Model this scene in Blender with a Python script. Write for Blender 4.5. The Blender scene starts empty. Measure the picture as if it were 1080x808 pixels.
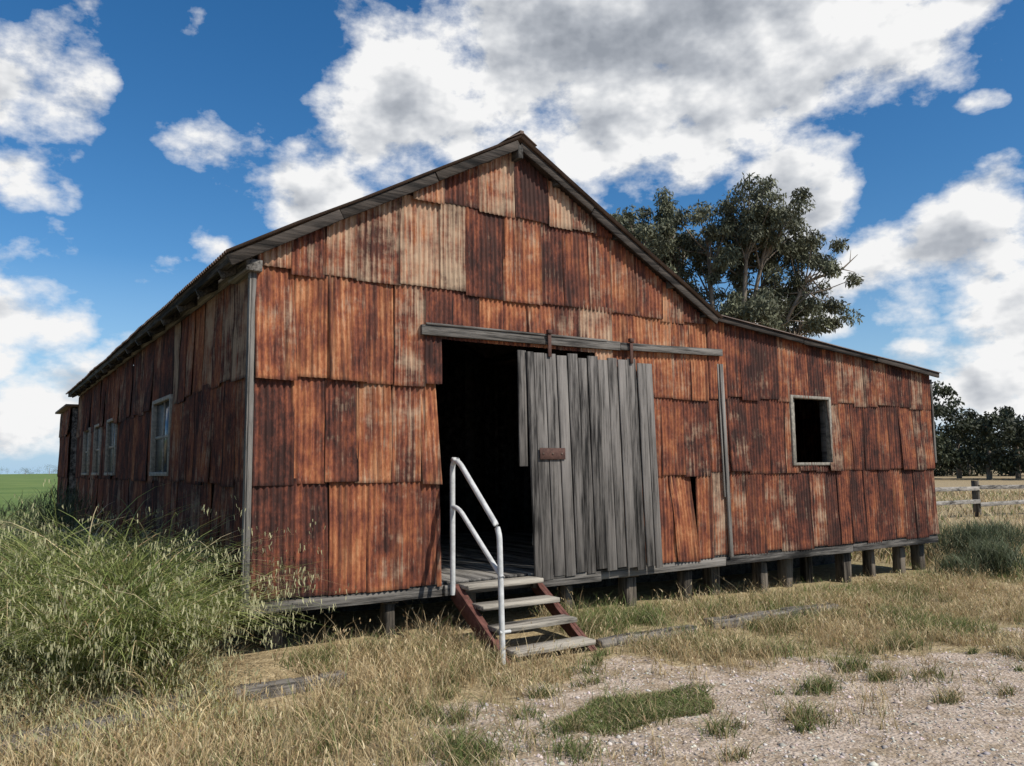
import bpy, math, random, bmesh
import numpy as np
from mathutils import Vector, Matrix, noise as mnoise
random.seed(7); rng=np.random.default_rng(11)
S=bpy.context.scene
D2R=math.radians
F=0.70            # floor height
APX,APZ,SL=2.71,F+4.52,0.558
XM=5.57; XR=10.62; LEN=14.4
CAM=Vector((-1.953,-7.0,1.78))
# ------------------------------------------------ helpers
def link(o,parent=None):
    S.collection.objects.link(o)
    if parent: o.parent=parent
    return o
def empty(name):
    o=bpy.data.objects.new(name,None); o.empty_display_size=.2; return link(o)
def mesh_np(name,V,Fq,C=None,mat=None,parent=None,smooth=False):
    V=np.asarray(V,dtype=np.float32).reshape(-1,3); Fq=np.asarray(Fq,dtype=np.int32)
    m=bpy.data.meshes.new(name); k=Fq.shape[1]
    m.vertices.add(len(V)); m.vertices.foreach_set('co',V.ravel())
    m.loops.add(Fq.size); m.loops.foreach_set('vertex_index',Fq.ravel())
    m.polygons.add(len(Fq)); m.polygons.foreach_set('loop_start',np.arange(0,Fq.size,k,dtype=np.int32))
    m.polygons.foreach_set('loop_total',np.full(len(Fq),k,dtype=np.int32))
    if smooth: m.polygons.foreach_set('use_smooth',np.ones(len(Fq),dtype=bool))
    m.update(calc_edges=True)
    if C is not None:
        C=np.asarray(C,dtype=np.float32).reshape(-1,3)
        a=m.color_attributes.new('Col','FLOAT_COLOR','POINT')
        a.data.foreach_set('color',np.hstack([C,np.ones((len(C),1),dtype=np.float32)]).ravel())
    if mat: m.materials.append(mat)
    return link(bpy.data.objects.new(name,m),parent)
class MB:
    def __init__(s): s.v=[];s.f=[];s.c=[]
    def hexa(s,pts,col=None):
        if col is None: col=(random.random(),random.random(),random.random())
        b=len(s.v); s.v+=[tuple(p) for p in pts]; s.c+=[col]*8
        for q in ((0,3,2,1),(4,5,6,7),(0,1,5,4),(1,2,6,5),(2,3,7,6),(3,0,4,7)): s.f.append(tuple(b+i for i in q))
    def box(s,x0,x1,y0,y1,z0,z1,col=None,j=0):
        r=lambda:random.uniform(-j,j)
        s.hexa([(x+r(),y+r(),z+r()) for z in (z0,z1) for x,y in ((x0,y0),(x1,y0),(x1,y1),(x0,y1))],col)
    def beam(s,p0,p1,w,h,up=(0,0,1),col=None):
        p0=Vector(p0);p1=Vector(p1);d=(p1-p0).normalized();u=Vector(up);sd=d.cross(u).normalized();u=sd.cross(d)
        s.hexa([p+sd*a*w/2+u*b*h/2 for p in (p0,p1) for a,b in ((-1,-1),(1,-1),(1,1),(-1,1))],col)
    def obj(s,name,mat,parent=None,bevel=.003):
        o=mesh_np(name,s.v,s.f,s.c,mat,parent)
        bm=bmesh.new();bm.from_mesh(o.data);bmesh.ops.recalc_face_normals(bm,faces=bm.faces);bm.to_mesh(o.data);bm.free()
        if bevel:
            b=o.modifiers.new('b','BEVEL');b.width=bevel;b.segments=1
        return o
class TB:
    def __init__(s): s.v=[];s.f=[];s.c=[]
    def tube(s,pts,rad,n=8,col=(.5,.5,.5)):
        pts=[Vector(p) for p in pts]; b=len(s.v)
        for i,p in enumerate(pts):
            d=(pts[min(i+1,len(pts)-1)]-pts[max(i-1,0)]).normalized()
            a=d.cross(Vector((.3,.9,.1)) if abs(d.z)>.8 else Vector((0,0,1))).normalized(); c=d.cross(a)
            r=rad[i] if hasattr(rad,'__len__') else rad
            for k in range(n):
                t=2*math.pi*k/n; s.v.append(tuple(p+(a*math.cos(t)+c*math.sin(t))*r)); s.c.append(col)
        for i in range(len(pts)-1):
            for k in range(n):
                s.f.append((b+i*n+k,b+i*n+(k+1)%n,b+(i+1)*n+(k+1)%n,b+(i+1)*n+k))
    def obj(s,name,mat,parent=None): return mesh_np(name,s.v,s.f,s.c,mat,parent,True)
def fillet(pts,r,n=6):
    pts=[Vector(p) for p in pts]; out=[pts[0]]
    for i in range(1,len(pts)-1):
        a=pts[i]+(pts[i-1]-pts[i]).normalized()*r; c=pts[i]+(pts[i+1]-pts[i]).normalized()*r
        for k in range(n+1):
            t=k/n; out.append(a*(1-t)**2+pts[i]*2*t*(1-t)+c*t*t)
    out.append(pts[-1]); return out
LAT=rng.random((256,256))
def vn(x,y,sc=1.0,off=0):
    x=np.asarray(x,float)*sc+off*17.3+500; y=np.asarray(y,float)*sc+off*9.1+500
    xi=np.floor(x).astype(int);yi=np.floor(y).astype(int);fx=x-xi;fy=y-yi
    fx=fx*fx*(3-2*fx);fy=fy*fy*(3-2*fy);g=lambda a,b:LAT[a%256,b%256]
    return (g(xi,yi)*(1-fx)+g(xi+1,yi)*fx)*(1-fy)+(g(xi,yi+1)*(1-fx)+g(xi+1,yi+1)*fx)*fy
def fb(x,y,sc=1,off=0): return .55*vn(x,y,sc,off)+.3*vn(x,y,sc*2.1,off+1)+.15*vn(x,y,sc*4.3,off+2)
def sst(a,b,x):
    t=np.clip((x-a)/(b-a),0,1);return t*t*(3-2*t)
def gh(x,y):
    x=np.asarray(x,float);y=np.asarray(y,float)
    near=np.exp(-((x-2)**2+(y+2)**2)/400)
    return .04+.17*sst(-2.0,.5,y)*(1-.45*sst(4,8,x)*sst(14,11,x))+(fb(x,y,.8,3)-.5)*.07*near+(vn(x,y,3.2,8)-.5)*.02*near
def gravel(x,y):
    x=np.asarray(x,float);y=np.asarray(y,float)
    yb=np.interp(x,[-3,-.3,.6,1.6,2.4,3.0,3.8,5,6.5,9,14],[-3.6,-2.7,-2.1,-1.6,-1.25,-1.55,-2.1,-2.4,-2.7,-3.1,-3.8])
    return sst(-.35,.45,yb-y+(fb(x,y,1.6,5)-.5)*1.5+(vn(x,y,6,6)-.5)*.35)
# ------------------------------------------------ materials
class NT:
    def __init__(s,name):
        s.m=bpy.data.materials.new(name); s.m.use_nodes=True; s.t=s.m.node_tree; s.b=s.t.nodes['Principled BSDF']
        s.b.inputs['Roughness'].default_value=.85; s.b.inputs['Specular IOR Level'].default_value=.25
        s.tc=s.n('ShaderNodeTexCoord')
    def n(s,ty,**k):
        x=s.t.nodes.new(ty)
        for a,b in k.items(): setattr(x,a,b)
        return x
    def l(s,a,b): s.t.links.new(a,b)
    def mapv(s,vec,sc,loc=None):
        x=s.n('ShaderNodeMapping'); s.l(vec,x.inputs[0]); x.inputs['Scale'].default_value=sc
        return x.outputs[0]
    def noise(s,vec,scale,detail=5,rough=.6):
        x=s.n('ShaderNodeTexNoise'); s.l(vec,x.inputs['Vector']); x.inputs['Scale'].default_value=scale
        x.inputs['Detail'].default_value=detail; x.inputs['Roughness'].default_value=rough; return x.outputs[0]
    def math(s,op,a,b=None,c=None,clamp=False):
        x=s.n('ShaderNodeMath',operation=op,use_clamp=clamp)
        for i,v in enumerate((a,b,c)):
            if v is None: continue
            if isinstance(v,(int,float)): x.inputs[i].default_value=v
            else: s.l(v,x.inputs[i])
        return x.outputs[0]
    def vadd(s,a,b,k=1):
        x=s.n('ShaderNodeVectorMath',operation='MULTIPLY_ADD'); s.l(b,x.inputs[0]); x.inputs[1].default_value=(k,k,k); s.l(a,x.inputs[2]); return x.outputs[0]
    def ramp(s,f,st):
        x=s.n('ShaderNodeValToRGB'); s.l(f,x.inputs[0]); e=x.color_ramp.elements
        while len(e)<len(st): e.new(.5)
        for i,(p,c) in enumerate(st):
            e[i].position=p; e[i].color=(c,c,c,1) if isinstance(c,(int,float)) else (*c,1)
        return x.outputs[0]
    def mix(s,f,a,b,mode='MIX'):
        x=s.n('ShaderNodeMix',data_type='RGBA',blend_type=mode)
        for i,v in ((0,f),(6,a),(7,b)):
            if isinstance(v,(int,float)): x.inputs[i].default_value=v
            elif isinstance(v,tuple): x.inputs[i].default_value=(*v,1)
            else: s.l(v,x.inputs[i])
        return x.outputs[2]
    def attr(s):
        a=s.n('ShaderNodeAttribute',attribute_name='Col'); sp=s.n('ShaderNodeSeparateColor'); s.l(a.outputs['Color'],sp.inputs[0])
        return a.outputs['Color'],sp.outputs[0],sp.outputs[1],sp.outputs[2]
    def bump(s,h,st=.3,dist=.01):
        x=s.n('ShaderNodeBump'); x.inputs['Strength'].default_value=st; x.inputs['Distance'].default_value=dist
        s.l(h,x.inputs['Height']); s.l(x.outputs[0],s.b.inputs['Normal'])
    def col(s,c): s.l(c,s.b.inputs['Base Color'])
def rust_mat(name,dark=1.0):
    t=NT(name); C,R,G,B=t.attr()
    cb=t.n('ShaderNodeCombineXYZ'); t.l(R,cb.inputs[0]); t.l(G,cb.inputs[2]); P=t.vadd(t.tc.outputs['Object'],cb.outputs[0],5.0)
    s=t.noise(t.mapv(P,(20,20,1.1)),1,5,.65); p=t.noise(t.mapv(P,(3.2,3.2,2.4)),1,6,.76); f=t.noise(t.mapv(t.tc.outputs['Object'],(60,60,22)),1,3,.7)
    v=t.math('MULTIPLY',s,.38); v=t.math('MULTIPLY_ADD',p,.70,v); v=t.math('MULTIPLY_ADD',f,.16,v); v=t.math('MULTIPLY_ADD',R,.16,v); v=t.math('SUBTRACT',v,.205)
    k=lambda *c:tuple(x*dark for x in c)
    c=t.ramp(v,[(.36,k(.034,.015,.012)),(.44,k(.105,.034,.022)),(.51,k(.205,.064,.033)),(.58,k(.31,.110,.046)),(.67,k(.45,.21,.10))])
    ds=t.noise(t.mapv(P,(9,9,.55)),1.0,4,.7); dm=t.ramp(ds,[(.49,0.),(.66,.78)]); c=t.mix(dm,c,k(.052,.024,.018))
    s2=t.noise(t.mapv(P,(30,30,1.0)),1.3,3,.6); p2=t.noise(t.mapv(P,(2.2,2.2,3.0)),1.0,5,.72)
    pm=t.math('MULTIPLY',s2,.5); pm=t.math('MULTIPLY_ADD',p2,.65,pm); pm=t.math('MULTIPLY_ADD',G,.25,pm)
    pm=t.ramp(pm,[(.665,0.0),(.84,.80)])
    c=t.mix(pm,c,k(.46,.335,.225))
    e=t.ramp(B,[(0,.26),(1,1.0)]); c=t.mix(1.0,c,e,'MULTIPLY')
    t.col(c); t.bump(f,.35,.004); t.b.inputs['Roughness'].default_value=.8; return t.m
def wood_mat(name,axis,lo,hi,warm=(1,.92,.82)):
    t=NT(name); C,R,G,B=t.attr(); P=t.vadd(t.tc.outputs['Object'],C,7.0)
    sc=[42,42,42]; sc[axis]=1.6; g=t.noise(t.mapv(P,tuple(sc)),1,6,.75); sc2=[9,9,9]; sc2[axis]=1.0; q=t.noise(t.mapv(P,tuple(sc2)),1,4,.65)
    v=t.math('MULTIPLY',g,.62); v=t.math('MULTIPLY_ADD',q,.62,v); v=t.math('MULTIPLY_ADD',R,.14,v); v=t.math('SUBTRACT',v,.19)
    w=lambda k:(k*warm[0],k*warm[1],k*warm[2])
    c=t.ramp(v,[(.37,w(lo*.12)),(.46,w(lo*.9)),(.55,w((lo+hi)/2)),(.69,w(hi))])
    t.col(c); t.bump(g,.9,.012); return t.m
def grass_mat(name,tr=.35):
    t=NT(name); C,R,G,B=t.attr(); t.col(C); t.b.inputs['Roughness'].default_value=.6
    if tr>0:
        x=t.n('ShaderNodeBsdfTranslucent'); t.l(C,x.inputs[0]); m=t.n('ShaderNodeMixShader'); m.inputs[0].default_value=tr
        t.l(t.b.outputs[0],m.inputs[1]); t.l(x.outputs[0],m.inputs[2]); t.l(m.outputs[0],t.t.nodes['Material Output'].inputs[0])
    return t.m
M_rust=rust_mat('rusty_iron'); M_rustd=rust_mat('rusty_iron_side_shaded',.62)  # side copy: same rust in darker colours, wall shade put into the paint
M_wz=wood_mat('weathered_wood_v',2,.085,.22,(1,.91,.82)); M_wx=wood_mat('weathered_wood_x',0,.075,.24); M_wy=wood_mat('weathered_wood_y',1,.10,.26)
M_post=wood_mat('pale_post',2,.14,.27); M_barge=wood_mat('barge_wood',0,.028,.085,(1,.82,.68))
M_tread=wood_mat('worn_tread',0,.24,.46,(1,.90,.74)); M_stump=wood_mat('stump_wood',2,.07,.21,(1,.84,.66)); M_sleep=wood_mat('sleeper_wood',0,.10,.29,(1,.9,.78)); M_rail=wood_mat('rail_wood',0,.18,.42,(1,.92,.82))
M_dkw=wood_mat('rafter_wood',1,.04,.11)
def plain(name,c,rough=.7,metal=0,var=.3,sc=8):
    t=NT(name); n=t.noise(t.tc.outputs['Object'],sc,5,.65)
    t.col(t.ramp(n,[(.3,tuple(k*(1-var) for k in c)),(.7,tuple(min(1,k*(1+var)) for k in c))])); t.b.inputs['Roughness'].default_value=rough; t.b.inputs['Metallic'].default_value=metal
    t.bump(n,.2,.003); return t.m
M_pipe=plain('galvanised_pipe',(.50,.50,.48),.5,.0,.25,14); M_string=plain('rusted_stringer',(.12,.05,.038),.75,0,.5,14)
M_frame=plain('window_frame_paint',(.22,.20,.165),.85,0,.5,20); M_plate=plain('rust_plate',(.08,.042,.032),.8,0,.4,25)
M_roof=plain('old_roof_iron',(.12,.085,.065),.75,.1,.5,3); M_glass=NT('window_glass'); M_glass.b.inputs['Base Color'].default_value=(.04,.045,.05,1); M_glass.b.inputs['Roughness'].default_value=.2; M_glass.b.inputs['Specular IOR Level'].default_value=.5; M_glass=M_glass.m
M_grass=grass_mat('grass_blades',.3); M_leaf=grass_mat('tree_leaves',0.12); M_bark=plain('bark',(.22,.18,.14),.9,0,.4,6)
# ------------------------------------------------ corrugated walls
PITCH=.056
def rline(u): return (APZ-SL*abs(u-APX)) if u<=XM else (F+2.94-(u-XM)*.088)
def subtract(r,o):
    u0,u1,z0,z1=r;a,b,c,d=o
    if a>=u1 or b<=u0 or c>=z1 or d<=z0: return [r]
    out=[]
    if a>u0: out.append((u0,a,z0,z1))
    if b<u1: out.append((b,u1,z0,z1))
    m0,m1=max(a,u0),min(b,u1)
    if c>z0: out.append((m0,m1,z0,c))
    if d<z1: out.append((m0,m1,d,z1))
    return out
def wall(name,mat,parent,u0,u1,rows,opens,top,to3,tone=0.,pitch=PITCH,sw=(.28,.37),bottom_j=.02,seed=3):
    V=[];Q=[];C=[];rnd=random.Random(len(name)*7+seed)
    for ri in range(len(rows)-1):
        u=u0
        while u<u1-.02:
            w=rnd.uniform(*sw); e=u+w
            if rnd.random()<.12: e+=.12
            if u1-e<.15: e=u1
            z0=rows[ri]-(rnd.uniform(.0,.06) if ri else rnd.uniform(-bottom_j,bottom_j)); z1=rows[ri+1]+rnd.uniform(.01,.04)
            R=min(1,max(0,rnd.gauss(.5,.27)+tone)); G=min(1,max(0,rnd.gauss(.18+.13*max(0,ri-1),.22)))
            base=.004+.007*rnd.random()+.004*ri; til=rnd.uniform(.010,.024); skew=rnd.gauss(0,.009)
            if rnd.random()<.12: til+=.035; skew*=3.5
            if rnd.random()<.15: R=max(0,R-.6); G=0
            pcs=[(u,min(e+.03,u1),z0,z1)]
            for o in opens: pcs=sum([subtract(x,o) for x in pcs],[])
            for (a,b,c,d) in pcs:
                n=max(1,int(round((b-a)/(pitch/6)))); us=np.linspace(a,b,n+1)
                b0=len(V)
                tops=[min(d,top(x)-.01) for x in us]
                if max(tops)<=c: continue
                bz=[c+rnd.uniform(-.002,.002)+(skew*(x-u) if c==z0 else 0) for x in us]
                ks=[0,.035,.2,.4,.6,.8,.93,1.0]; NR=len(ks)
                for t in ks:
                    for i,x in enumerate(us):
                        zz=bz[i]+(max(tops[i],bz[i])-bz[i])*t; v=(zz-z0)/(z1-z0)
                        nn=base+til*(1-v)+.0098*math.sin(2*math.pi*x/pitch)+.014*(mnoise.noise((x*2.2,zz*2.0,ri*3.1)))+.007*mnoise.noise((x*7,zz*5,ri*3.1)) +skew*(x-u)*1.5
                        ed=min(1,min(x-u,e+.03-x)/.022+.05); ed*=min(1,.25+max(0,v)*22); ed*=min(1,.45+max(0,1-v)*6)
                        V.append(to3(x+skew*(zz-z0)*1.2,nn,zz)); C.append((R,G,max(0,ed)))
                w1=len(us)
                for k in range(NR-1):
                    for i in range(w1-1):
                        if tops[i]<=bz[i] and tops[i+1]<=bz[i+1]: continue
                        q=b0+k*w1+i; Q.append((q,q+1,q+1+w1,q+w1))
            u=e
    return mesh_np(name,V,Q,C,mat,parent,True)
shed=empty('corrugated_iron_shearing_shed')
rowsF=[F-.02,F+.99,F+1.93,F+2.87,F+3.77,F+4.8]
DOOR=(1.82,3.75,F-.3,F+2.36); WINR=(7.19,7.97,F+1.12,F+1.99)
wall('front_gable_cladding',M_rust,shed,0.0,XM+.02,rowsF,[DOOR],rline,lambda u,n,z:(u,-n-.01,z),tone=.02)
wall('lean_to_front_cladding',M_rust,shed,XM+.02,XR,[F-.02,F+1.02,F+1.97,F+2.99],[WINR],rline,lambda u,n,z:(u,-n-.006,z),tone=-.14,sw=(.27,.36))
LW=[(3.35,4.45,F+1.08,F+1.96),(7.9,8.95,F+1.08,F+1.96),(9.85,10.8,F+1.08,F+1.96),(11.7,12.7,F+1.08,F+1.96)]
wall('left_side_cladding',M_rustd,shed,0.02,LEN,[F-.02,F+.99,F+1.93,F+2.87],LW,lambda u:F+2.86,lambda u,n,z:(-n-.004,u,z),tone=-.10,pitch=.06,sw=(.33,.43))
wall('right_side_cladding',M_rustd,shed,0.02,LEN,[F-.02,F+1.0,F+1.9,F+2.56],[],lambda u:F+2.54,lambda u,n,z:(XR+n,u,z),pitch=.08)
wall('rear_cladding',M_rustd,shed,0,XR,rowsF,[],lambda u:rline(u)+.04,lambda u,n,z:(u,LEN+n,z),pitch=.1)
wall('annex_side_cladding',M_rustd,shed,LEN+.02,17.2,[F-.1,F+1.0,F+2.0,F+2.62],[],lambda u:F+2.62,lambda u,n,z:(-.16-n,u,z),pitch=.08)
mb=MB(); mb.box(-.14,5,LEN+.05,17.18,F-.1,F+2.6); mb.obj('annex_core',M_wy,shed)
mb=MB(); mb.box(-.3,5.1,LEN-.05,17.4,F+2.63,F+2.68); mb.obj('annex_roof',M_roof,shed)
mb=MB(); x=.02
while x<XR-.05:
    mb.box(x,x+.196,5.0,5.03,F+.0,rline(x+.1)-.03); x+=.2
mb.obj('light_block_partition',M_dkw,shed,0)  # added boards inside, blocking light that leaks through roof and wall gaps
# ---- roof
def roof_slope(name,x0,z0,x1,z1,y0,y1,parent,pitch=.076):
    n=int((y1-y0)/(pitch/6)); ys=np.linspace(y0,y1,n+1); V=[];Q=[]
    dx,dz=x1-x0,z1-z0; L=math.hypot(dx,dz); nx,nz=-dz/L,dx/L
    if nz<0: nx,nz=-nx,-nz
    K=6
    for k in range(K):
        t=k/(K-1)
        for y in ys:
            o=.013*math.sin(2*math.pi*y/pitch)+.02*mnoise.noise((y*.6,t*3,1)); ex=1+.006*mnoise.noise((y*3,t,5))
            V.append((x0+dx*t*ex+nx*o,y,z0+dz*t*ex+nz*o))
    w=n+1
    for k in range(K-1):
        for i in range(n): Q.append((k*w+i,k*w+i+1,(k+1)*w+i+1,(k+1)*w+i))
    return mesh_np(name,V,Q,None,M_roof,parent,True)
RO=.075
roof_slope('roof_left_slope',APX,APZ+RO,-.30,APZ+RO-SL*(APX+.30),-.20,LEN+.1,shed)
roof_slope('roof_right_slope',APX,APZ+RO,XM+.14,APZ+RO-SL*(XM+.14-APX),-.20,LEN+.1,shed)
roof_slope('lean_to_roof',XM-.1,rline(XM+.001)+.045,XR+.16,rline(XR)+.035-.014,-.16,LEN+.1,shed)
mb=MB()
def rk(x,dz): return (x,-.145,APZ-SL*abs(x-APX)+dz)
def chain(pa,pb,n,w,h):
    pa=Vector(pa);pb=Vector(pb)
    for i in range(n):
        j=lambda:Vector((0,random.uniform(-.008,.008),random.uniform(-.012,.012)))
        mb.beam(pa.lerp(pb,i/n)+j(),pa.lerp(pb,(i+1)/n-.002)+j(),w,h*random.uniform(.85,1.08))
chain(rk(APX-.01,.0),rk(-.27,.0),3,.03,.095); chain(rk(APX+.012,.0),rk(XM+.10,.0),3,.03,.095)
chain((XM+.13,-.125,rline(XM+.13)-.01),(XR+.12,-.125,rline(XR+.12)-.01),3,.03,.07)
mb.obj('barge_boards',M_barge,shed)
mb=MB()
mb.beam((APX,-.20,APZ+.115),(APX,LEN+.1,APZ+.115),.05,.04)
mb.beam((APX-.10,-.21,APZ+.055),(APX-.10,LEN+.1,APZ+.055),.20,.012,up=(-.5,0,.86)); mb.beam((APX+.10,-.21,APZ+.055),(APX+.10,LEN+.1,APZ+.055),.20,.012,up=(.5,0,.86))
mb.obj('ridge_cap',M_roof,shed)
mb=MB()
for x in (-.22,.62,1.5,2.35,3.25,4.1,4.95,5.5):
    z=APZ-SL*abs(x-APX)
    mb.box(x-.035,x+.035,-.128,LEN,z-.04,z+.045)
mb.box(APX-.03,APX+.03,-.17,.3,APZ-.16,APZ-.02)
for x in (6.6,7.9,9.2,10.5):
    z=rline(x); mb.box(x-.03,x+.03,-.108,LEN,z-.035,z+.02)
mb.obj('purlins',M_dkw,shed)
mb=MB()
y=.25
while y<LEN:
    mb.beam((.35,y,APZ-SL*(APX-.35)-.06),(-.24,y,APZ-SL*(APX+.24)-.06),.05,.09); y+=.9
mb.obj('rafter_tails',M_dkw,shed)
mb=MB(); mb.box(-.11,.03,-.10,.5,F+2.80,F+2.90); mb.box(-.05,.0,.02,LEN,F+2.868,F+2.96); mb.obj('wall_plate',M_wy,shed)
# ---- posts, trims
mb=MB()
mb.box(-.045,-.002,-.05,-.012,F-.05,F+2.80,j=.004); mb.box(-.062,-.047,-.045,.02,F-.1,F+2.80,j=.003)
mb.beam((5.80,-.055,F+2.36),(5.86,-.055,F-.03),.055,.03,up=(0,1,0))
mb.beam((5.745,-.048,F+2.36),(5.79,-.048,F+.7),.022,.02,up=(0,1,0))
mb.box(XR+.002,XR+.05,-.045,-.004,F+1.1,F+2.42)
mb.obj('corner_and_joint_posts',M_post,shed)
mb=MB()
mb.beam((1.58,-.075,F+2.43),(4.1,-.085,F+2.455),.04,.10); mb.beam((4.105,-.083,F+2.455),(5.80,-.075,F+2.50),.04,.085)
mb.beam((1.62,-.10,F+2.49),(3.9,-.105,F+2.50),.02,.022)
x=0.0
for L in (2.1,1.3,2.4,2.6,2.2):
    mb.box(x+.004,min(x+L,XR),-.02,.10,F-.135,F-.035,j=.008); x+=L
mb.box(2.86,3.75,-.11,-.025,F-.14,F-.02,j=.008)
mb.box(1.85,2.84,-.06,-.022,F-.13,F-.03)
mb.obj('track_and_bearers',M_wx,shed)
mb=MB(); mb.box(-.03,.08,.11,LEN,F-.15,F-.035)
for yy in (1.9,3.7,5.5): mb.box(.1,XR,yy,yy+.1,F-.15,F-.04)
mb.obj('side_bearers',M_wy,shed)
mb=MB(); x=.02
while x<XR-.02:
    mb.box(x,min(x+.138,XR),.0,LEN-.01,F-.03,F-.002+random.uniform(-.002,.002)); x+=.142
mb.obj('floor_boards',M_wy,shed,0)
tb=MB()
for r,yy in enumerate((.16,1.95,3.75,5.55)):
    for x in (.32,1.40,2.35,3.45,4.3,5.2,6.05,6.75,7.25,7.85,8.5,9.2,9.9,10.5):
        xx=x+random.uniform(-.10,.10); w=random.uniform(.05,.085); y0=yy+random.uniform(-.06,.25)
        tb.box(xx-w,xx+w,y0-.05,y0+.1,float(gh(xx,yy))-.15,F-.17,j=.016)
        tb.box(xx-w*1.5,xx+w*1.5,y0-.06,y0+.12,F-.168,F-.15)
for yy in np.arange(1.3,LEN,1.5):
    tb.box(-.02,.12,yy,yy+.15,float(gh(0,yy))-.1,F-.15,j=.01)
tb.obj('timber_stumps',M_stump,shed,.008)
mb=MB(); mb.box(.1,XR-.1,1.6,1.63,.02,F-.16); mb.obj('underfloor_dark_backing',M_dkw,shed,0)  # plain dark sheet added behind the front stumps to keep the underfloor dark
mb=MB()
for x in (.1,.9,1.72,3.78,4.7,5.5,6.3,7.1,8.0,9,10,10.5): mb.box(x-.04,x+.04,.02,.1,F,min(rline(x)-.2,F+2.9))
for x in (.1,2.8,5.5): mb.box(x-.06,x+.06,4.5,4.62,F,F+2.8)
mb.obj('frame_studs',M_dkw,shed)
# ---- sliding door
door=empty('sliding_door'); door.parent=shed
mb=MB(); x=2.82
for w in [.10,.145,.15,.14,.15,.13,.15,.145,.14,.15,.14,.135,.11]:
    if x>4.56: break
    zb=F-.03+random.uniform(-.04,.025); zt=F+2.30+random.uniform(-.03,.02)
    d=random.uniform(-.008,.008); lean=.035+random.uniform(-.004,.004)
    mb.beam((x+w/2+lean,-.115+d,zb),(x+w/2-lean,-.105+d,zt),.022,w-random.uniform(.006,.018),up=(1,0,0)); x+=w
mb.beam((2.70+.055,-.085,F+1.10),(2.70+.045,-.085,F+2.31),.022,.10,up=(1,0,0))
mb.obj('door_boards',M_wz,door)
mb=MB()
for z in (F+.35,F+1.15,F+2.05): mb.box(2.86,4.5,-.094,-.072,z-.06,z+.06)
mb.obj('door_ledgers',M_wx,door)
mb=MB(); mb.box(2.93,3.26,-.142,-.130,F+1.17,F+1.29)
for xx in (3.08,4.24):
    mb.box(xx-.022,xx+.022,-.137,-.122,F+2.26,F+2.50); mb.box(xx-.028,xx+.028,-.15,-.106,F+2.505,F+2.55)
mb.obj('door_ironwork',M_plate,door)
mb=MB()
for xx in (2.97,3.09,3.21): mb.box(xx-.01,xx+.01,-.150,-.143,F+1.22,F+1.24)
mb.obj('plate_bolts',M_roof,door)
# ---- windows
mb=MB(); a,b,c,d=WINR
mb.box(a-.05,a,-.055,.06,c-.04,d+.04); mb.box(b,b+.045,-.055,.06,c-.04,d+.04); mb.box(a+.002,b-.002,-.055,.06,c-.04,c); mb.box(a+.002,b-.002,-.055,.06,d,d+.04); mb.box(a+.06,a+.09,.0,.05,c+.005,d-.005)
mb.obj('lean_to_window_frame',M_frame,shed)
fr=MB(); gl=MB()
for (a,b,c,d) in LW:
    fr.box(-.06,.05,a-.05,a,c-.05,d+.05); fr.box(-.06,.05,b,b+.05,c-.05,d+.05); fr.box(-.075,.05,a+.002,b-.002,c-.05,c); fr.box(-.06,.05,a+.002,b-.002,d,d+.05)
    fr.box(-.02,.02,a+.003,b-.003,(c+d)/2-.018,(c+d)/2+.018); fr.box(-.018,.018,(a+b)/2-.014,(a+b)/2+.014,c+.003,d-.003)
    gl.box(-.004,.004,a+.001,b-.001,c+.001,d-.001)
fr.obj('side_window_frames',M_frame,shed); gl.obj('side_window_panes',M_glass,shed,0)
# ------------------------------------------------ steps
steps=empty('timber_entry_steps')
mb=MB()
for i in range(4):
    yy=-.02-.27*i; z=F-.02-.155*i
    mb.beam((1.99,yy-.13,z-.025+random.uniform(-.006,.006)),(2.87,yy-.13,z-.025+random.uniform(-.006,.006)),.22,.045,col=(.7+.15*random.random(),random.random(),random.random()))
mb.obj('treads',M_tread,steps,.006)
mb=MB()
for x in (1.955,2.905):
    mb.beam((x,-.045,F-.10),(x,-1.10,F-.10-.155*3.9-.02),.035,.15)
    mb.beam((x+(.022 if x<2 else -.022),-.06,F-.03),(x+(.022 if x<2 else -.022),-1.10,F-.03-.155*3.9-.02),.07,.012)
mb.obj('stringers',M_string,steps)
tb=TB()
X=1.915
tb.tube(fillet([(X,-.09,F-.12),(X,-.09,F+1.17),(X,-.20,F+1.165),(X+.0,-.93,F+.54),(X+.0,-.97,F-.62)],.10),.026,10)
tb.tube(fillet([(X,-.09,F+.72),(X,-.22,F+.70),(X,-.97,F+.13)],.08),.023,10)
tb.tube([(X-.03,-.97,F-.33),(X+.08,-.97,F-.33)],.015,8)
tb.obj('pipe_handrail',M_pipe,steps)
# ------------------------------------------------ ground
n=420; u=np.linspace(-1,1,n); f=lambda u:13*u+np.sign(u)*2600*np.abs(u)**7
gx,gy=np.meshgrid(f(u)+3,f(u)-1.0); z=gh(gx,gy)
V=np.stack([gx,gy,z],-1); ii=np.arange(n*n).reshape(n,n)
Q=np.stack([ii[:-1,:-1],ii[:-1,1:],ii[1:,1:],ii[1:,:-1]],-1).reshape(-1,4)
gm=gravel(gx,gy); dist=np.hypot(gx,gy)
green=np.clip(fb(gx,gy,.9,20)*1.2-.35,0,1)*.5*sst(40,10,dist); left=sst(18,34,gy)*sst(.25,.10,gx/np.maximum(gy,1)); green=np.maximum(green,left)
patch=np.exp(-(((gx-2.15)/.70)**2+((gy+2.45)/.32)**2)); green=np.maximum(green,patch)
C=np.stack([gm*(1-patch),green,left],-1)
t=NT('ground_soil_and_gravel'); Cc,R,G,B=t.attr(); P=t.tc.outputs['Object']
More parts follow.
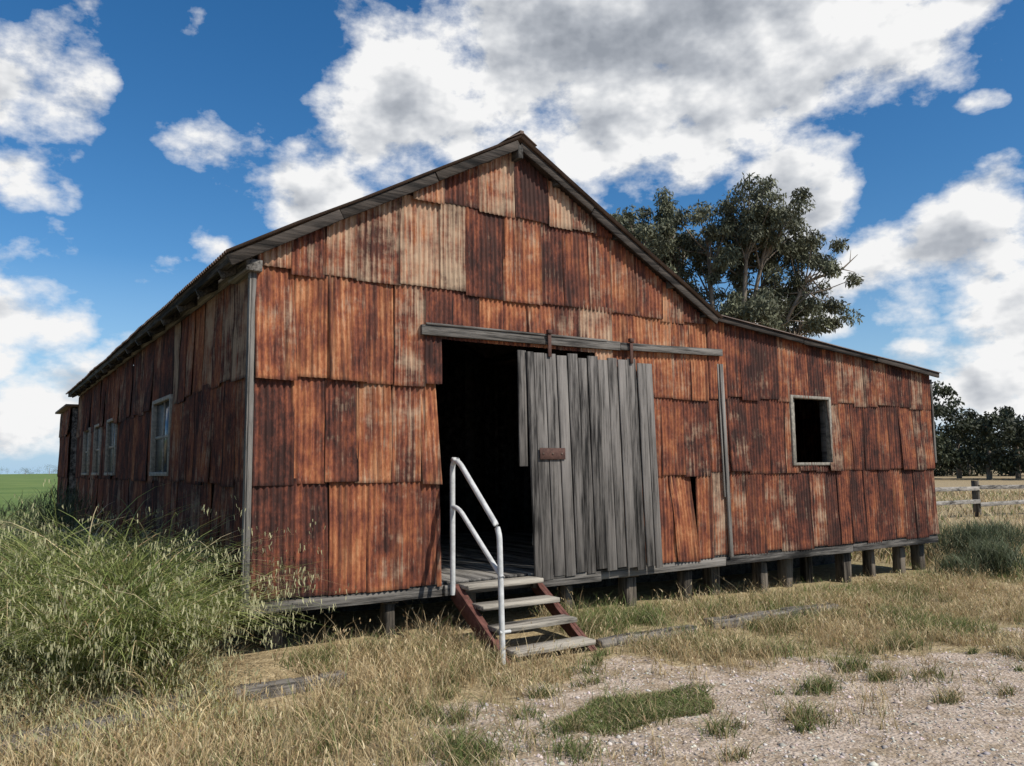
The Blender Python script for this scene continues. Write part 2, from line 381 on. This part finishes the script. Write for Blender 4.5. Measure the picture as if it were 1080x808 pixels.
n1=t.noise(P,1.2,6,.7); n2=t.noise(P,14,5,.7); vo=t.n('ShaderNodeTexVoronoi'); t.l(P,vo.inputs['Vector']); vo.inputs['Scale'].default_value=38
n3=t.noise(P,3.5,5,.65)
vs=t.n('ShaderNodeSeparateColor'); t.l(vo.outputs['Color'],vs.inputs[0])
gc=t.ramp(vs.outputs[0],[(.0,(.28,.21,.155)),(.45,(.45,.36,.275)),(1,(.62,.53,.44))]); gc=t.mix(.6,gc,t.ramp(n2,[(.3,(.26,.185,.13)),(.7,(.57,.47,.37))]))
gc=t.mix(t.ramp(n3,[(.40,.8),(.56,0.)]),gc,t.ramp(n2,[(.3,(.19,.135,.08)),(.7,(.38,.295,.19))]))
soil=t.ramp(n2,[(.3,(.16,.115,.06)),(.5,(.33,.25,.14)),(.7,(.48,.38,.23))])
gr=t.ramp(n1,[(.3,(.07,.11,.022)),(.7,(.15,.19,.05))])
c=t.mix(t.math('MULTIPLY',G,t.ramp(n1,[(.35,.5),(.6,1.0)])),soil,gr); fl=t.noise(P,.06,5,.7); c=t.mix(B,c,t.ramp(fl,[(.35,(.08,.14,.03)),(.65,(.17,.22,.06))]))
gm_=t.ramp(t.math('ADD',R,t.math('MULTIPLY_ADD',n2,.5,-.25)),[(.3,0.),(.6,1.)]); c=t.mix(gm_,c,gc)
t.col(c); hh=t.math('MULTIPLY_ADD',vo.outputs['Distance'],-.6,n2); t.bump(hh,.8,.025); t.b.inputs['Roughness'].default_value=.95
mesh_np('ground',V,Q,C.reshape(-1,3),t.m,None,True)
# ------------------------------------------------ gravel stones
def icos(N,P,size,colf,name,mat):
    base=np.array([(1,0,-.2),(0,1,-.2),(-1,0,-.2),(0,-1,-.2),(.1,.05,.8),(0,0,-.6)],float)
    fc=np.array([(0,1,4),(1,2,4),(2,3,4),(3,0,4),(1,0,5),(2,1,5),(3,2,5),(0,3,5)])
    a=rng.random(N)*6.28; ca,sa=np.cos(a),np.sin(a); jit=1+rng.normal(0,.22,(N,6,3)); b=base[None]*jit
    sx=size*rng.uniform(.7,1.4,N); sz=size*rng.uniform(.4,.8,N)
    V=np.empty((N,6,3)); bx=b[:,:,0]*sx[:,None]; by=b[:,:,1]*size[:,None]
    V[:,:,0]=P[:,0:1]+bx*ca[:,None]-by*sa[:,None]; V[:,:,1]=P[:,1:2]+bx*sa[:,None]+by*ca[:,None]; V[:,:,2]=P[:,2:3]+b[:,:,2]*sz[:,None]
    Q=(fc[None]+(np.arange(N)*6)[:,None,None]).reshape(-1,3)
    mesh_np(name,V,Q,np.repeat(colf,6,axis=0),mat)
N=30000; x=rng.uniform(-2.5,9,N); y=rng.uniform(-5.2,-.9,N); k=rng.random(N)<gravel(x,y)*.9+.08; x=x[k];y=y[k];N=len(x)
sz=np.clip(rng.lognormal(-4.8,.5,N),.003,.042); tone=rng.uniform(.22,.68,N)[:,None]*np.array([1,.88,.76])*rng.uniform(.92,1.08,(N,3))
M_stone=grass_mat('gravel_stone',0.0)
icos(N,np.stack([x,y,gh(x,y)+.001],-1),sz,tone,'gravel',M_stone)
# ------------------------------------------------ blades
def blades(P,h,w,az,lean,droop,col,seg=4,tipfac=1.25,pw=.75):
    N=len(P); t=np.linspace(0,1,seg+1)[None,:]; h=h[:,None]
    off=h*lean[:,None]*t**1.8; zz=h*(t-droop[:,None]*t**3)
    cx=P[:,0:1]+np.cos(az)[:,None]*off; cy=P[:,1:2]+np.sin(az)[:,None]*off; cz=P[:,2:3]+zz
    sa=rng.random(N)*6.28; ww=w[:,None]*(np.maximum(1-t,0)**pw+.06)*.5
    V=np.empty((N,seg+1,2,3))
    for s,sg in ((0,-1),(1,1)):
        V[:,:,s,0]=cx+sg*np.cos(sa)[:,None]*ww; V[:,:,s,1]=cy+sg*np.sin(sa)[:,None]*ww; V[:,:,s,2]=cz
    i=np.arange(seg); q=np.stack([2*i,2*i+1,2*i+3,2*i+2],-1)
    Q=(q[None]+(np.arange(N)*2*(seg+1))[:,None,None]).reshape(-1,4)
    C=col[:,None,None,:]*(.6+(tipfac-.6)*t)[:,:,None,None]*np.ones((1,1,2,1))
    return V.reshape(-1,3),Q,C.reshape(-1,3),np.stack([cx[:,-1],cy[:,-1],cz[:,-1]],-1)
def merge(name,parts,mat):
    Vs=[];Qs=[];Cs=[];o=0
    for V,Q,C in parts: Vs.append(V);Qs.append(Q+o);Cs.append(C);o+=len(V)
    return mesh_np(name,np.vstack(Vs),np.vstack(Qs),np.clip(np.vstack(Cs),0,1),mat)
def inside(x,y,m=.15): return ((x>-m+.1)&(x<XR+m-.1)&(y>.05)&(y<LEN+3))|((x>1.93)&(x<2.93)&(y>-1.1))
def tufts(nc,x0,x1,y0,y1,per,spread,prob):
    cx=rng.uniform(x0,x1,nc);cy=rng.uniform(y0,y1,nc);k=rng.random(nc)<prob(cx,cy);cx=cx[k];cy=cy[k]
    m=rng.integers(per//2,per+per//2,len(cx)); idx=np.repeat(np.arange(len(cx)),m)
    x=cx[idx]+rng.normal(0,spread,len(idx));y=cy[idx]+rng.normal(0,spread,len(idx)); k=~inside(x,y)
    return x[k],y[k],idx[k],cx,cy
def straw(N):
    a=np.array([.55,.40,.20]);b=np.array([.72,.60,.37]);r=rng.random((N,1))
    col=a+(b-a)*r; m=rng.random(N)<.2; col[m]=(.36,.24,.13); return col*rng.uniform(.8,1.12,(N,1))
def greenc(N,lo=.75,hi=1.2):
    a=np.array([.12,.17,.045]);b=np.array([.27,.31,.11]);r=rng.random((N,1)); return (a+(b-a)*r)*rng.uniform(lo,hi,(N,1))
parts=[]
base_w=lambda x,y:np.exp(-((y+.45)/.45)**2)*(x>2.9)
pr=lambda x,y:np.clip(np.clip(1-gravel(x,y)*1.03,0.0,1)*np.clip(fb(x,y,1.1,30)*3.0-.80+.4*base_w(x,y),.06,1)+.12*(fb(x,y,1.5,33)>.5),0,1)*(1-.93*np.exp(-(((x-2.15)/.7)**2+((y+2.45)/.35)**2)))
x,y,idx,_,_=tufts(11000,-5,13,-4.6,.9,18,.05,pr); N=len(x)
gsel=(fb(x,y,.9,20)>.58)&(rng.random(N)<.75)|(rng.random(N)<.10+.25*base_w(x,y))
col=np.where(gsel[:,None],greenc(N)*1.0,straw(N)); h=rng.uniform(.05,.23,N)*(0.45+1.1*fb(x,y,.7,41))*(1-.35*(x>3.5)*(y>-.5)); h=np.where(rng.random(N)<.10,h*1.8,h)
P=np.stack([x,y,gh(x,y)-.01],-1)
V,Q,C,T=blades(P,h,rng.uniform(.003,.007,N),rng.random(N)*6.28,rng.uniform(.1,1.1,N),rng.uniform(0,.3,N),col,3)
parts.append((V,Q,C)); k=(rng.random(N)<.30)&(~gsel)
T=T[k];n2=len(T); V,Q,C,_=blades(T-np.array([0,0,.012]),rng.uniform(.03,.055,n2),rng.uniform(.008,.014,n2),rng.random(n2)*6.28,rng.uniform(.2,1,n2),rng.uniform(.0,.6,n2),straw(n2)*1.1,2); parts.append((V,Q,C))
merge('dry_grass',parts,M_grass); NB=N
parts=[]
x=np.concatenate([rng.uniform(11,45,24000),rng.uniform(-30,-.5,12000),rng.uniform(10.8,17,9000)]); y=np.concatenate([rng.uniform(-6,34,24000),rng.uniform(3,18,12000),rng.uniform(-4,9,9000)]);k=~inside(x,y);x=x[k];y=y[k];N=len(x)
gs=(rng.random(N)<.18); d=np.hypot(x+2,y+7)
V,Q,C,_=blades(np.stack([x,y,gh(x,y)-.02],-1),rng.uniform(.14,.36,N),.006+.0009*d,rng.random(N)*6.28,rng.uniform(.2,1,N),rng.uniform(0,.3,N),np.where(gs[:,None],greenc(N),straw(N)*1.0),2)
parts.append((V,Q,C)); merge('field_grass',parts,M_grass)
N=10000; a=rng.random(N)*6.28; r=np.sqrt(rng.random(N))*1.1*(1+.35*rng.random(N)*(np.sin(a*5)+np.sin(a*2+1))*.5); x=2.15+.64*r*np.cos(a);y=-2.45+.29*r*np.sin(a)+.05*np.sin(x*7)
V,Q,C,_=blades(np.stack([x,y,gh(x,y)-.005],-1),rng.uniform(.015,.06,N),rng.uniform(.005,.010,N),rng.random(N)*6.28,rng.uniform(.3,1.8,N),rng.uniform(0,.5,N),np.where(rng.random((N,1))<.28,straw(N)*.7,greenc(N,.55,1.05)),2)
merge('clover_patch',[(V,Q,C)],M_grass)
parts=[]
cs=[(.9,-1.9,.10),(1.3,-1.1,.14),(1.75,-.55,.16),(1.55,-.35,.18),(1.7,-.9,.14),(3.2,-.5,.16),(3.4,-1.3,.12),(4.4,-1.9,.12),(5.6,-2.4,.12),(3.6,-2.9,.10),(2.9,-3.3,.10),(6.6,-1.7,.2),(7.6,-1.2,.2),(.3,-1.5,.15),(5.0,-.5,.15),(-.6,-2.1,.15),(1.2,-2.9,.08),(8.4,-.8,.2),(.5,-.3,.15),(4.6,-3.2,.1),(5.2,-1.3,.15),(1.1,-.25,.12),(3.9,-.45,.15),(6.2,-.5,.16),(4.0,-1.6,.14),(.6,-2.5,.14),(-.1,-1.9,.14)]
for cx,cy,s in cs+[(rng.uniform(-2,9),rng.uniform(-3.9,-.4),rng.uniform(.03,.10)) for _ in range(130)]:
    m=int(900*s/.12*.5*(1 if s>.1 else rng.uniform(.3,1))); sx,sy=s*rng.uniform(.7,1.5),s*rng.uniform(.5,1.1); x=rng.normal(cx,sx,m);y=rng.normal(cy,sy,m);k=~inside(x,y);x=x[k];y=y[k];m=len(x)
    dry=rng.uniform(.1,.7)
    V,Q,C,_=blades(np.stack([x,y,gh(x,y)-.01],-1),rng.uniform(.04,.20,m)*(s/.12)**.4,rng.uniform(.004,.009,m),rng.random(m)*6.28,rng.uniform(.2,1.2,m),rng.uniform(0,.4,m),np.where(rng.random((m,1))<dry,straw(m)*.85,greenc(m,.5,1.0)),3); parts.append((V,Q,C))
merge('green_weeds',parts,M_grass)
# tall oat grass on the left: tussocks of long arching stems with drooping seed heads
parts=[]
def tall(N,x0,x1,y0,y1,hlo,hhi,colk,name_az,leanlo=.25,leanhi=.9,spk=8,clump=40,w=(.006,.014),sp=.10,dr=(.15,.5),azs=1.3,dryf=.12,seedf=.3,pos=None):
    cx=rng.uniform(x0,x1,clump);cy=rng.uniform(y0,y1,clump); i=rng.integers(0,clump,N); ch=rng.uniform(.7,1.1,clump)[i]; ct=rng.uniform(.65,1.25,clump)[i]
    x=cx[i]+rng.normal(0,sp,N);y=cy[i]+rng.normal(0,sp,N);k=~((x>-.12)&(y>-.1)|inside(x,y));x=x[k];y=y[k];ch=ch[k];ct=ct[k];ii_=i[k];n=len(x)
    h=rng.uniform(hlo,hhi,n)*(1-.35*rng.random(n)**2)*ch
    out=np.arctan2(y-cy[ii_],x-cx[ii_]); az=np.where(rng.random(n)<.5,out,rng.normal(name_az,azs,n))
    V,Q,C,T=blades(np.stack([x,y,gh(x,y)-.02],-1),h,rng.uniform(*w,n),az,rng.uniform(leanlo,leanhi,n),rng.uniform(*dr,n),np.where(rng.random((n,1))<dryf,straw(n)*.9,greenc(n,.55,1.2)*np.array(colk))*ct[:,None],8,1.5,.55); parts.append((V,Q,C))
    s=rng.random(n)<seedf; T=T[s]; azz=az[s]
    for j in range(spk):
        m=len(T); q=T+rng.normal(0,.028,(m,3))-np.stack([np.cos(azz),np.sin(azz),np.zeros(m)],-1)*rng.uniform(0,.13,(m,1))
        V,Q,C,_=blades(q,-rng.uniform(.025,.05,m),rng.uniform(.006,.012,m),rng.random(m)*6.28,rng.uniform(.0,.6,m),np.zeros(m),np.array([.60,.57,.32])*rng.uniform(.7,1.15,(m,1)),2); parts.append((V,Q,C))
tall(3600,-2.4,-.45,.0,2.2,1.3,2.1,(1.15,1.06,1.05),4.2,.4,1.0,8,24,(.007,.016),.07,(.3,.62),1.3,.12,.28)
tall(1900,-1.3,-.35,-.5,.5,1.05,1.75,(1.2,1.12,1.1),4.9,.5,1.15,8,11,(.007,.015),.06,(.3,.62),1.3,.12,.28)
tall(1500,-2.7,-.5,-.7,.3,.35,.8,(1.35,1.15,1.1),4.6,.4,1.1,6,24,(.005,.011),.07,(.2,.5),1.3,.45)
tall(2200,-4.5,-.35,2.5,7,.9,1.5,(.75,.85,.9),3.3)
merge('tall_oat_grass',parts,M_grass)
parts=[]
tall(4600,-2.9,-.3,-1.5,-.2,.15,.42,(1.6,1.2,1.1),2.5,spk=4,clump=140,w=(.004,.008),dryf=.82)
merge('dry_oat_grass',parts,M_grass)
def bush(name,items,colk):
    parts=[]
    for cx,cy,r,h,m in items:
        x=rng.normal(cx,r*.45,m);y=rng.normal(cy,r*.45,m); base=gh(x,y); t=rng.random(m)**.8
        z=base+t*h*(1-.35*((x-cx)**2+(y-cy)**2)/(r*r)); 
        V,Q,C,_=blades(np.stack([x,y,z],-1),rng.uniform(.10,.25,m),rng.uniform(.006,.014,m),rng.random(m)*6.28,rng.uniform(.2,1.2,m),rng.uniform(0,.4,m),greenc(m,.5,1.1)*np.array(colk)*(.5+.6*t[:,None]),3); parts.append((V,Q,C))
    return merge(name,parts,M_grass)
bush('fennel_shrub',[(-1.3,5.6,.8,1.2,2600),(-2.3,5.0,.7,.95,2000),(-.8,7.6,.6,1.35,1500),(-3.2,6.5,1,.8,1800),(-1.6,3.4,.6,.9,1500)],(.50,.52,.8))
bush('green_bush',[(10.9,-.7,.4,.42,1700),(11.8,.1,.6,.60,2200),(12.7,-1.0,.4,.32,1100),(10.2,-.5,.3,.22,600),(13.7,.6,.8,.42,1800),(12.2,1.3,.6,.7,1500)],(.85,.80,1.35))
# ------------------------------------------------ sleepers
def sleeper(p0,p1,w,h):
    mb=MB(); p0=Vector(p0);p1=Vector(p1); K=7
    for i in range(K):
        a=p0.lerp(p1,i/K);b=p0.lerp(p1,(i+1)/K)
        a.z=float(gh(a.x,a.y))+.025;b.z=float(gh(b.x,b.y))+.025
        mb.beam(a,b+(b-a)*.01,w*random.uniform(.85,1.05),h*random.uniform(.85,1.1),col=(.5,.5,.5))
    return mb.obj('old_timber_sleeper',M_sleep,None,.008)
sleeper((4.5,-.92,0),(6.5,-1.0,0),.16,.13); sleeper((-2.6,-.80,0),(-.9,-.55,0),.17,.13); sleeper((-.85,-.72,0),(.55,-.78,0),.14,.12); sleeper((3.0,-.95,0),(4.2,-1.0,0),.12,.09); sleeper((-2.4,-1.15,0),(-.7,-1.0,0),.14,.16)
# ------------------------------------------------ fence
fence=empty('post_and_rail_fence'); mb=MB(); mr=MB()
p0=Vector((17.5,6.6,0));p1=Vector((42,2.2,0)); K=9; prev=None
for i in range(K+1):
    p=p0.lerp(p1,i/K); z=float(gh(p.x,p.y)); mb.box(p.x-.09,p.x+.09,p.y-.09,p.y+.09,z-.2,z+1.0+random.uniform(-.05,.12),j=.025)
    if prev is not None:
        for hz in (.42,.82): mr.beam((prev.x,prev.y-.11,z+hz+random.uniform(-.06,.06)),(p.x,p.y-.11,z+hz+random.uniform(-.06,.06)),.05,.12)
    prev=p
mb.obj('posts',M_stump,fence); mr.obj('rails',M_rail,fence)
fp=empty('fence_post'); mb=MB(); mb.box(-2.05,-1.92,17,17.13,0,1.35,j=.02); mb.obj('post',M_wz,fp)
# ------------------------------------------------ trees
def leaves(ctrs,rad,per,ll,lw,colf,flat=.8):
    M=len(ctrs); idx=np.repeat(np.arange(M),per); n=len(idx)
    d=rng.normal(0,1,(n,3)); d/=np.linalg.norm(d,axis=1)[:,None]; r=rng.random(n)**.5
    P=ctrs[idx]+d*(rad[idx]*r)[:,None]*np.array([1,1,flat])
    dr=rng.normal(0,.6,(n,3))+np.array([0,0,-.8]); dr/=np.linalg.norm(dr,axis=1)[:,None]
    sd=np.cross(dr,rng.normal(0,1,(n,3))); sd/=np.linalg.norm(sd,axis=1)[:,None]
    L=rng.uniform(.6,1.3,n)[:,None]*ll; W=rng.uniform(.7,1.3,n)[:,None]*lw
    V=np.stack([P,P+dr*L*.5+sd*W,P+dr*L,P+dr*L*.5-sd*W],1)
    C=colf(n,idx)[:,None,:]*np.ones((1,4,1)); Q=np.arange(n*4).reshape(-1,4)
    return V.reshape(-1,3),Q,C.reshape(-1,3)
tree=empty('eucalyptus_tree'); TC=Vector((16.6,9.5,.2)); rv=Vector((.834,-.552,0)); dv=Vector((.552,.834,0))
lobes=[(-2.5,8.9,1.15),(-1.5,9.0,1.1),(-.5,8.4,1.1),(.6,9.0,1.1),(1.3,8.9,1.1),(2.0,8.5,1.1),(-.1,7.7,1.3),(.9,7.9,1.2),(2.6,7.5,1.2),(-2.7,8.0,1.1),(-1.4,7.2,1.2),(3.0,6.5,1.1),(1.5,6.5,1.2),(.2,6.3,1.1),(-2.6,6.8,1.0),(-1.7,8.2,1.0)]
tb=TB(); fork=TC+Vector((0,0,3.0)); tb.tube([TC-Vector((0,0,.3)),TC+Vector((.1,0,1.5)),fork],[.36,.28,.24],10)
ctrs=[];rads=[]
for s,z,r in lobes:
    c=Vector((TC.x,TC.y,0))+rv*s+dv*random.uniform(-1.2,1.2)+Vector((0,0,z))
    mid=fork.lerp(c,.5)+Vector((random.uniform(-.3,.3),random.uniform(-.3,.3),-.2))
    tb.tube([fork,fork.lerp(mid,.5)+Vector((0,0,.1)),mid,c],[.14,.11,.08,.035],7)
    for j in range(22):
        d=Vector((random.gauss(0,1),random.gauss(0,1),random.gauss(.05,.8))).normalized()*r*random.uniform(.3,1.15)
        e=c+d; q=mid.lerp(c,random.uniform(.5,1)); tb.tube([q,q.lerp(e,.5)+Vector((0,0,-.06)),e],[.03,.018,.007],5)
        ctrs.append(e); rads.append(random.uniform(.22,.44))
b=Vector((TC.x,TC.y,0))+rv*3.1+Vector((0,0,7.5))
tb.tube([b-rv*.8-Vector((0,0,.3)),b,b+rv*.6+Vector((0,0,.2)),b+rv*1.1+Vector((0,0,.65))],[.05,.04,.03,.008],5); tb.tube([b+rv*.6+Vector((0,0,.2)),b+rv*1.0+Vector((0,0,.1))],[.02,.006],5); tb.tube([b+rv*.85+Vector((0,0,.42)),b+rv*.9+Vector((0,0,.8))],[.015,.005],5)
tb.obj('trunk_and_limbs',M_bark,tree)
ctrs=np.array([tuple(c) for c in ctrs]);rads=np.array(rads); tn=rng.uniform(.6,1.35,len(ctrs))
cf=lambda n,i:(np.array([.125,.13,.08])*tn[i][:,None]*rng.uniform(.6,1.5,(n,1)))
V,Q,C=leaves(ctrs,rads,215,.15,.024,cf); mesh_np('foliage',V,Q,C,M_leaf,tree)
parts=[];tb=TB()
def far_tree(cx,cy,H,W,m=3200,dk=1.,lo=.22):
    k=28; c=[];r=[]
    for i in range(k):
        t=random.uniform(lo,1); a=random.random()*6.28; q=W*.5*random.random()**.6*math.sin(math.pi*min(1,(t-.05)*.95))**.6*random.uniform(.7,1.25)
        c.append((cx+q*math.cos(a),cy+q*math.sin(a),.2+H*t*.93)); r.append(W*random.uniform(.07,.17))
    c=np.array(c);r=np.array(r);tt=rng.uniform(.6,1.25,k)
    parts.append(leaves(c,r,m//k,.45,.11,lambda n,i:dk*np.array([.048,.055,.030])*tt[i][:,None]*rng.uniform(.6,1.4,(n,1)),.75))
    tb.tube([(cx,cy,0),(cx+.2,cy,H*.4),(cx,cy,H*.8)],[.28,.2,.06],6)
def pol(az,t): return CAM.x+t*math.cos(D2R(az)),CAM.y+t*math.sin(D2R(az))
for az,t,H,W in [(31.5,95,9.4,8),(29.3,92,10.0,8),(27.7,100,8.8,8),(26.1,93,7.2,8.5),(24.6,99,7.8,8),(22.8,92,7.0,9),(21.0,94,8,9),(18.5,95,7,9),(34,100,8,9),(15,95,8,9)]:
    far_tree(*pol(az,t),H,W)
for az in np.arange(15,34,1.1): far_tree(*pol(az+random.uniform(-.3,.3),random.uniform(115,140)),random.uniform(4.5,8),random.uniform(7,11),1800,1.,.05)
for az in np.arange(60,120,1.2): far_tree(*pol(az+random.uniform(-.4,.4),random.uniform(700,900)),random.uniform(4,9),random.uniform(16,30),900,2.0)
for az in np.arange(-5,15,.9): far_tree(*pol(az+random.uniform(-.4,.4),random.uniform(260,330)),random.uniform(6,10),random.uniform(12,18),700)
o=merge('distant_trees',parts,M_leaf); o2=tb.obj('distant_tree_trunks',M_bark,o)
# ------------------------------------------------ sky
Sd=Vector((.32,-.76,.84)).normalized(); el=math.asin(Sd.z); rot=math.atan2(Sd.x,Sd.y)
w=bpy.data.worlds.new('World'); S.world=w; w.use_nodes=True; t=w.node_tree; N_=t.nodes
try: w.cycles.sampling_method='NONE'
except Exception as ex: print(ex)
for x in list(N_): N_.remove(x)
class WN(NT):
    def __init__(s,tree): s.t=tree; s.tc=s.n('ShaderNodeTexCoord')
W=WN(t)
sky=W.n('ShaderNodeTexSky',sky_type='NISHITA'); sky.sun_disc=False; sky.sun_elevation=el; sky.sun_rotation=rot; sky.air_density=1.0; sky.dust_density=.2; sky.ozone_density=3.5
dirv=W.tc.outputs['Generated']; sp=W.n('ShaderNodeSeparateXYZ'); W.l(dirv,sp.inputs[0])
az=W.math('ARCTAN2',sp.outputs[1],sp.outputs[0]); e_=W.math('ARCSINE',sp.outputs[2])
cb=W.n('ShaderNodeCombineXYZ'); W.l(az,cb.inputs[0]); W.l(e_,cb.inputs[1]); AE=cb.outputs[0]
wn=W.n('ShaderNodeTexNoise'); W.l(AE,wn.inputs['Vector']); wn.inputs['Scale'].default_value=7; wn.inputs['Detail'].default_value=2
ws=W.n('ShaderNodeVectorMath',operation='SUBTRACT'); W.l(wn.outputs['Color'],ws.inputs[0]); ws.inputs[1].default_value=(.5,.5,.5)
AEw=W.vadd(AE,ws.outputs[0],.14)
blobs=[(45,29,25,11.5,0,1.14),(26,31,14,6.5,0,1),(64,25,9,7.5,25,1.0),(71,20,10,4.2,18,.85),(36.5,19.5,6.5,5.5,0,.9),(54,33,14,11,0,1.05),
 (28,12.5,10,5.0,-5,.9),(36,10,6,4,0,.8),(22,8,9,5.5,0,.9),(27,5,9,3,0,.8),(24.5,15.8,5,1.3,0,.6),(25.7,21.3,2.2,1.3,0,.5),
 (90,23,7.0,7.5,0,.92),(88,18,4.5,3.5,0,.8),(79,28,2.4,1.8,0,.5),(91,9.5,8.5,5,-20,.88),(84,5.5,7.5,3.2,-25,.82),(83,12.2,5.5,1.4,-10,.6),(77.6,13.8,3,2.0,10,.55),
 (95,3,20,2.6,0,.75),(45,2,40,3.5,0,.6),(110,25,14,9,0,1),(0,20,18,8,0,1),(-110,32,60,14,0,1)]
acc=None
for a,b,ra,re,ro,gn in blobs:
    mp=W.n('ShaderNodeMapping',vector_type='TEXTURE'); W.l(AEw,mp.inputs[0]); mp.inputs['Location'].default_value=(D2R(a),D2R(b),0); mp.inputs['Rotation'].default_value=(0,0,D2R(ro)); mp.inputs['Scale'].default_value=(D2R(ra),D2R(re),1)
    g=W.n('ShaderNodeTexGradient',gradient_type='SPHERICAL'); W.l(mp.outputs[0],g.inputs[0])
    v=W.math('MULTIPLY',W.math('SQRT',g.outputs['Fac']),gn)
    if acc is None: acc=v
    else: acc=W.math('MAXIMUM',acc,v)
def fbm(vec,sc,det=8,ro=.58):
    x=W.n('ShaderNodeTexNoise'); W.l(vec,x.inputs['Vector']); x.inputs['Scale'].default_value=sc; x.inputs['Detail'].default_value=det; x.inputs['Roughness'].default_value=ro; return x.outputs[0]
AEs=W.mapv(AE,(1,1.5,1))
f1=fbm(AEs,8,7); off=W.n('ShaderNodeVectorMath',operation='ADD'); W.l(AEs,off.inputs[0]); off.inputs[1].default_value=(-.014,.034,0); f2=fbm(off.outputs[0],8,4)
dens=W.math('MULTIPLY_ADD',f1,1.9,W.math('ADD',acc,-1.33))
alpha=W.ramp(dens,[(0.0,0.),(.10,.30),(.30,1.)])
rel=W.math('SUBTRACT',f1,f2); low=fbm(AEs,3.5,3)
tv=W.math('MULTIPLY_ADD',low,.55,W.math('MULTIPLY_ADD',dens,.30,W.math('MULTIPLY',acc,.75)))
thick=W.math('MULTIPLY',W.math('SUBTRACT',tv,.86),2.0,clamp=True)      # soft 0..1 between .86 and 1.36
br=W.math('MULTIPLY_ADD',rel,1.9,W.math('MULTIPLY_ADD',thick,-.60,.98))
br=W.math('MINIMUM',W.math('MAXIMUM',br,.30),1.0)
cc=W.ramp(br,[(.30,(.32,.35,.40)),(.55,(.47,.50,.55)),(.78,(.72,.74,.77)),(.96,(.97,.97,.97))])
hs=W.n('ShaderNodeHueSaturation'); W.l(sky.outputs[0],hs.inputs['Color']); hs.inputs['Saturation'].default_value=1.30; hs.inputs['Value'].default_value=1.15
hz=W.ramp(sp.outputs[2],[(0.0,1.),(.24,0.)]); skc=W.mix(W.math('MULTIPLY',hz,.9),hs.outputs[0],(3.6,5.7,8.0))
b1=W.n('ShaderNodeBackground'); W.l(skc,b1.inputs[0]); b1.inputs[1].default_value=.10
b2=W.n('ShaderNodeBackground'); W.l(cc,b2.inputs[0]); b2.inputs[1].default_value=.95
up=W.ramp(sp.outputs[2],[(.0,0.),(.01,1.)])
mx=W.n('ShaderNodeMixShader'); W.l(W.math('MULTIPLY',alpha,up),mx.inputs[0]); W.l(b1.outputs[0],mx.inputs[1]); W.l(b2.outputs[0],mx.inputs[2])
out=W.n('ShaderNodeOutputWorld'); W.l(mx.outputs[0],out.inputs[0])
L=bpy.data.lights.new('sun','SUN'); L.energy=5.0; L.angle=D2R(.5); L.color=(1,.95,.87)
lo=link(bpy.data.objects.new('sun',L)); lo.rotation_euler=Sd.to_track_quat('Z','Y').to_euler()
# ------------------------------------------------ camera
cd=bpy.data.cameras.new('camera'); co=link(bpy.data.objects.new('camera',cd)); cd.lens=28.33; cd.sensor_width=36; cd.clip_end=6000; cd.clip_start=.05
A=D2R(56.5);th=D2R(6.05);ro=D2R(.58)
fw=Vector((math.cos(A)*math.cos(th),math.sin(A)*math.cos(th),math.sin(th))); r0=Vector((math.sin(A),-math.cos(A),0)); u0=r0.cross(fw)
r=r0*math.cos(ro)-u0*math.sin(ro); uu=u0*math.cos(ro)+r0*math.sin(ro)
m=Matrix((r,uu,-fw)).transposed().to_4x4(); m.translation=CAM; co.matrix_world=m
S.camera=co
S.view_settings.view_transform='Standard'; S.view_settings.look='None'; S.view_settings.exposure=0
print('blades',NB)
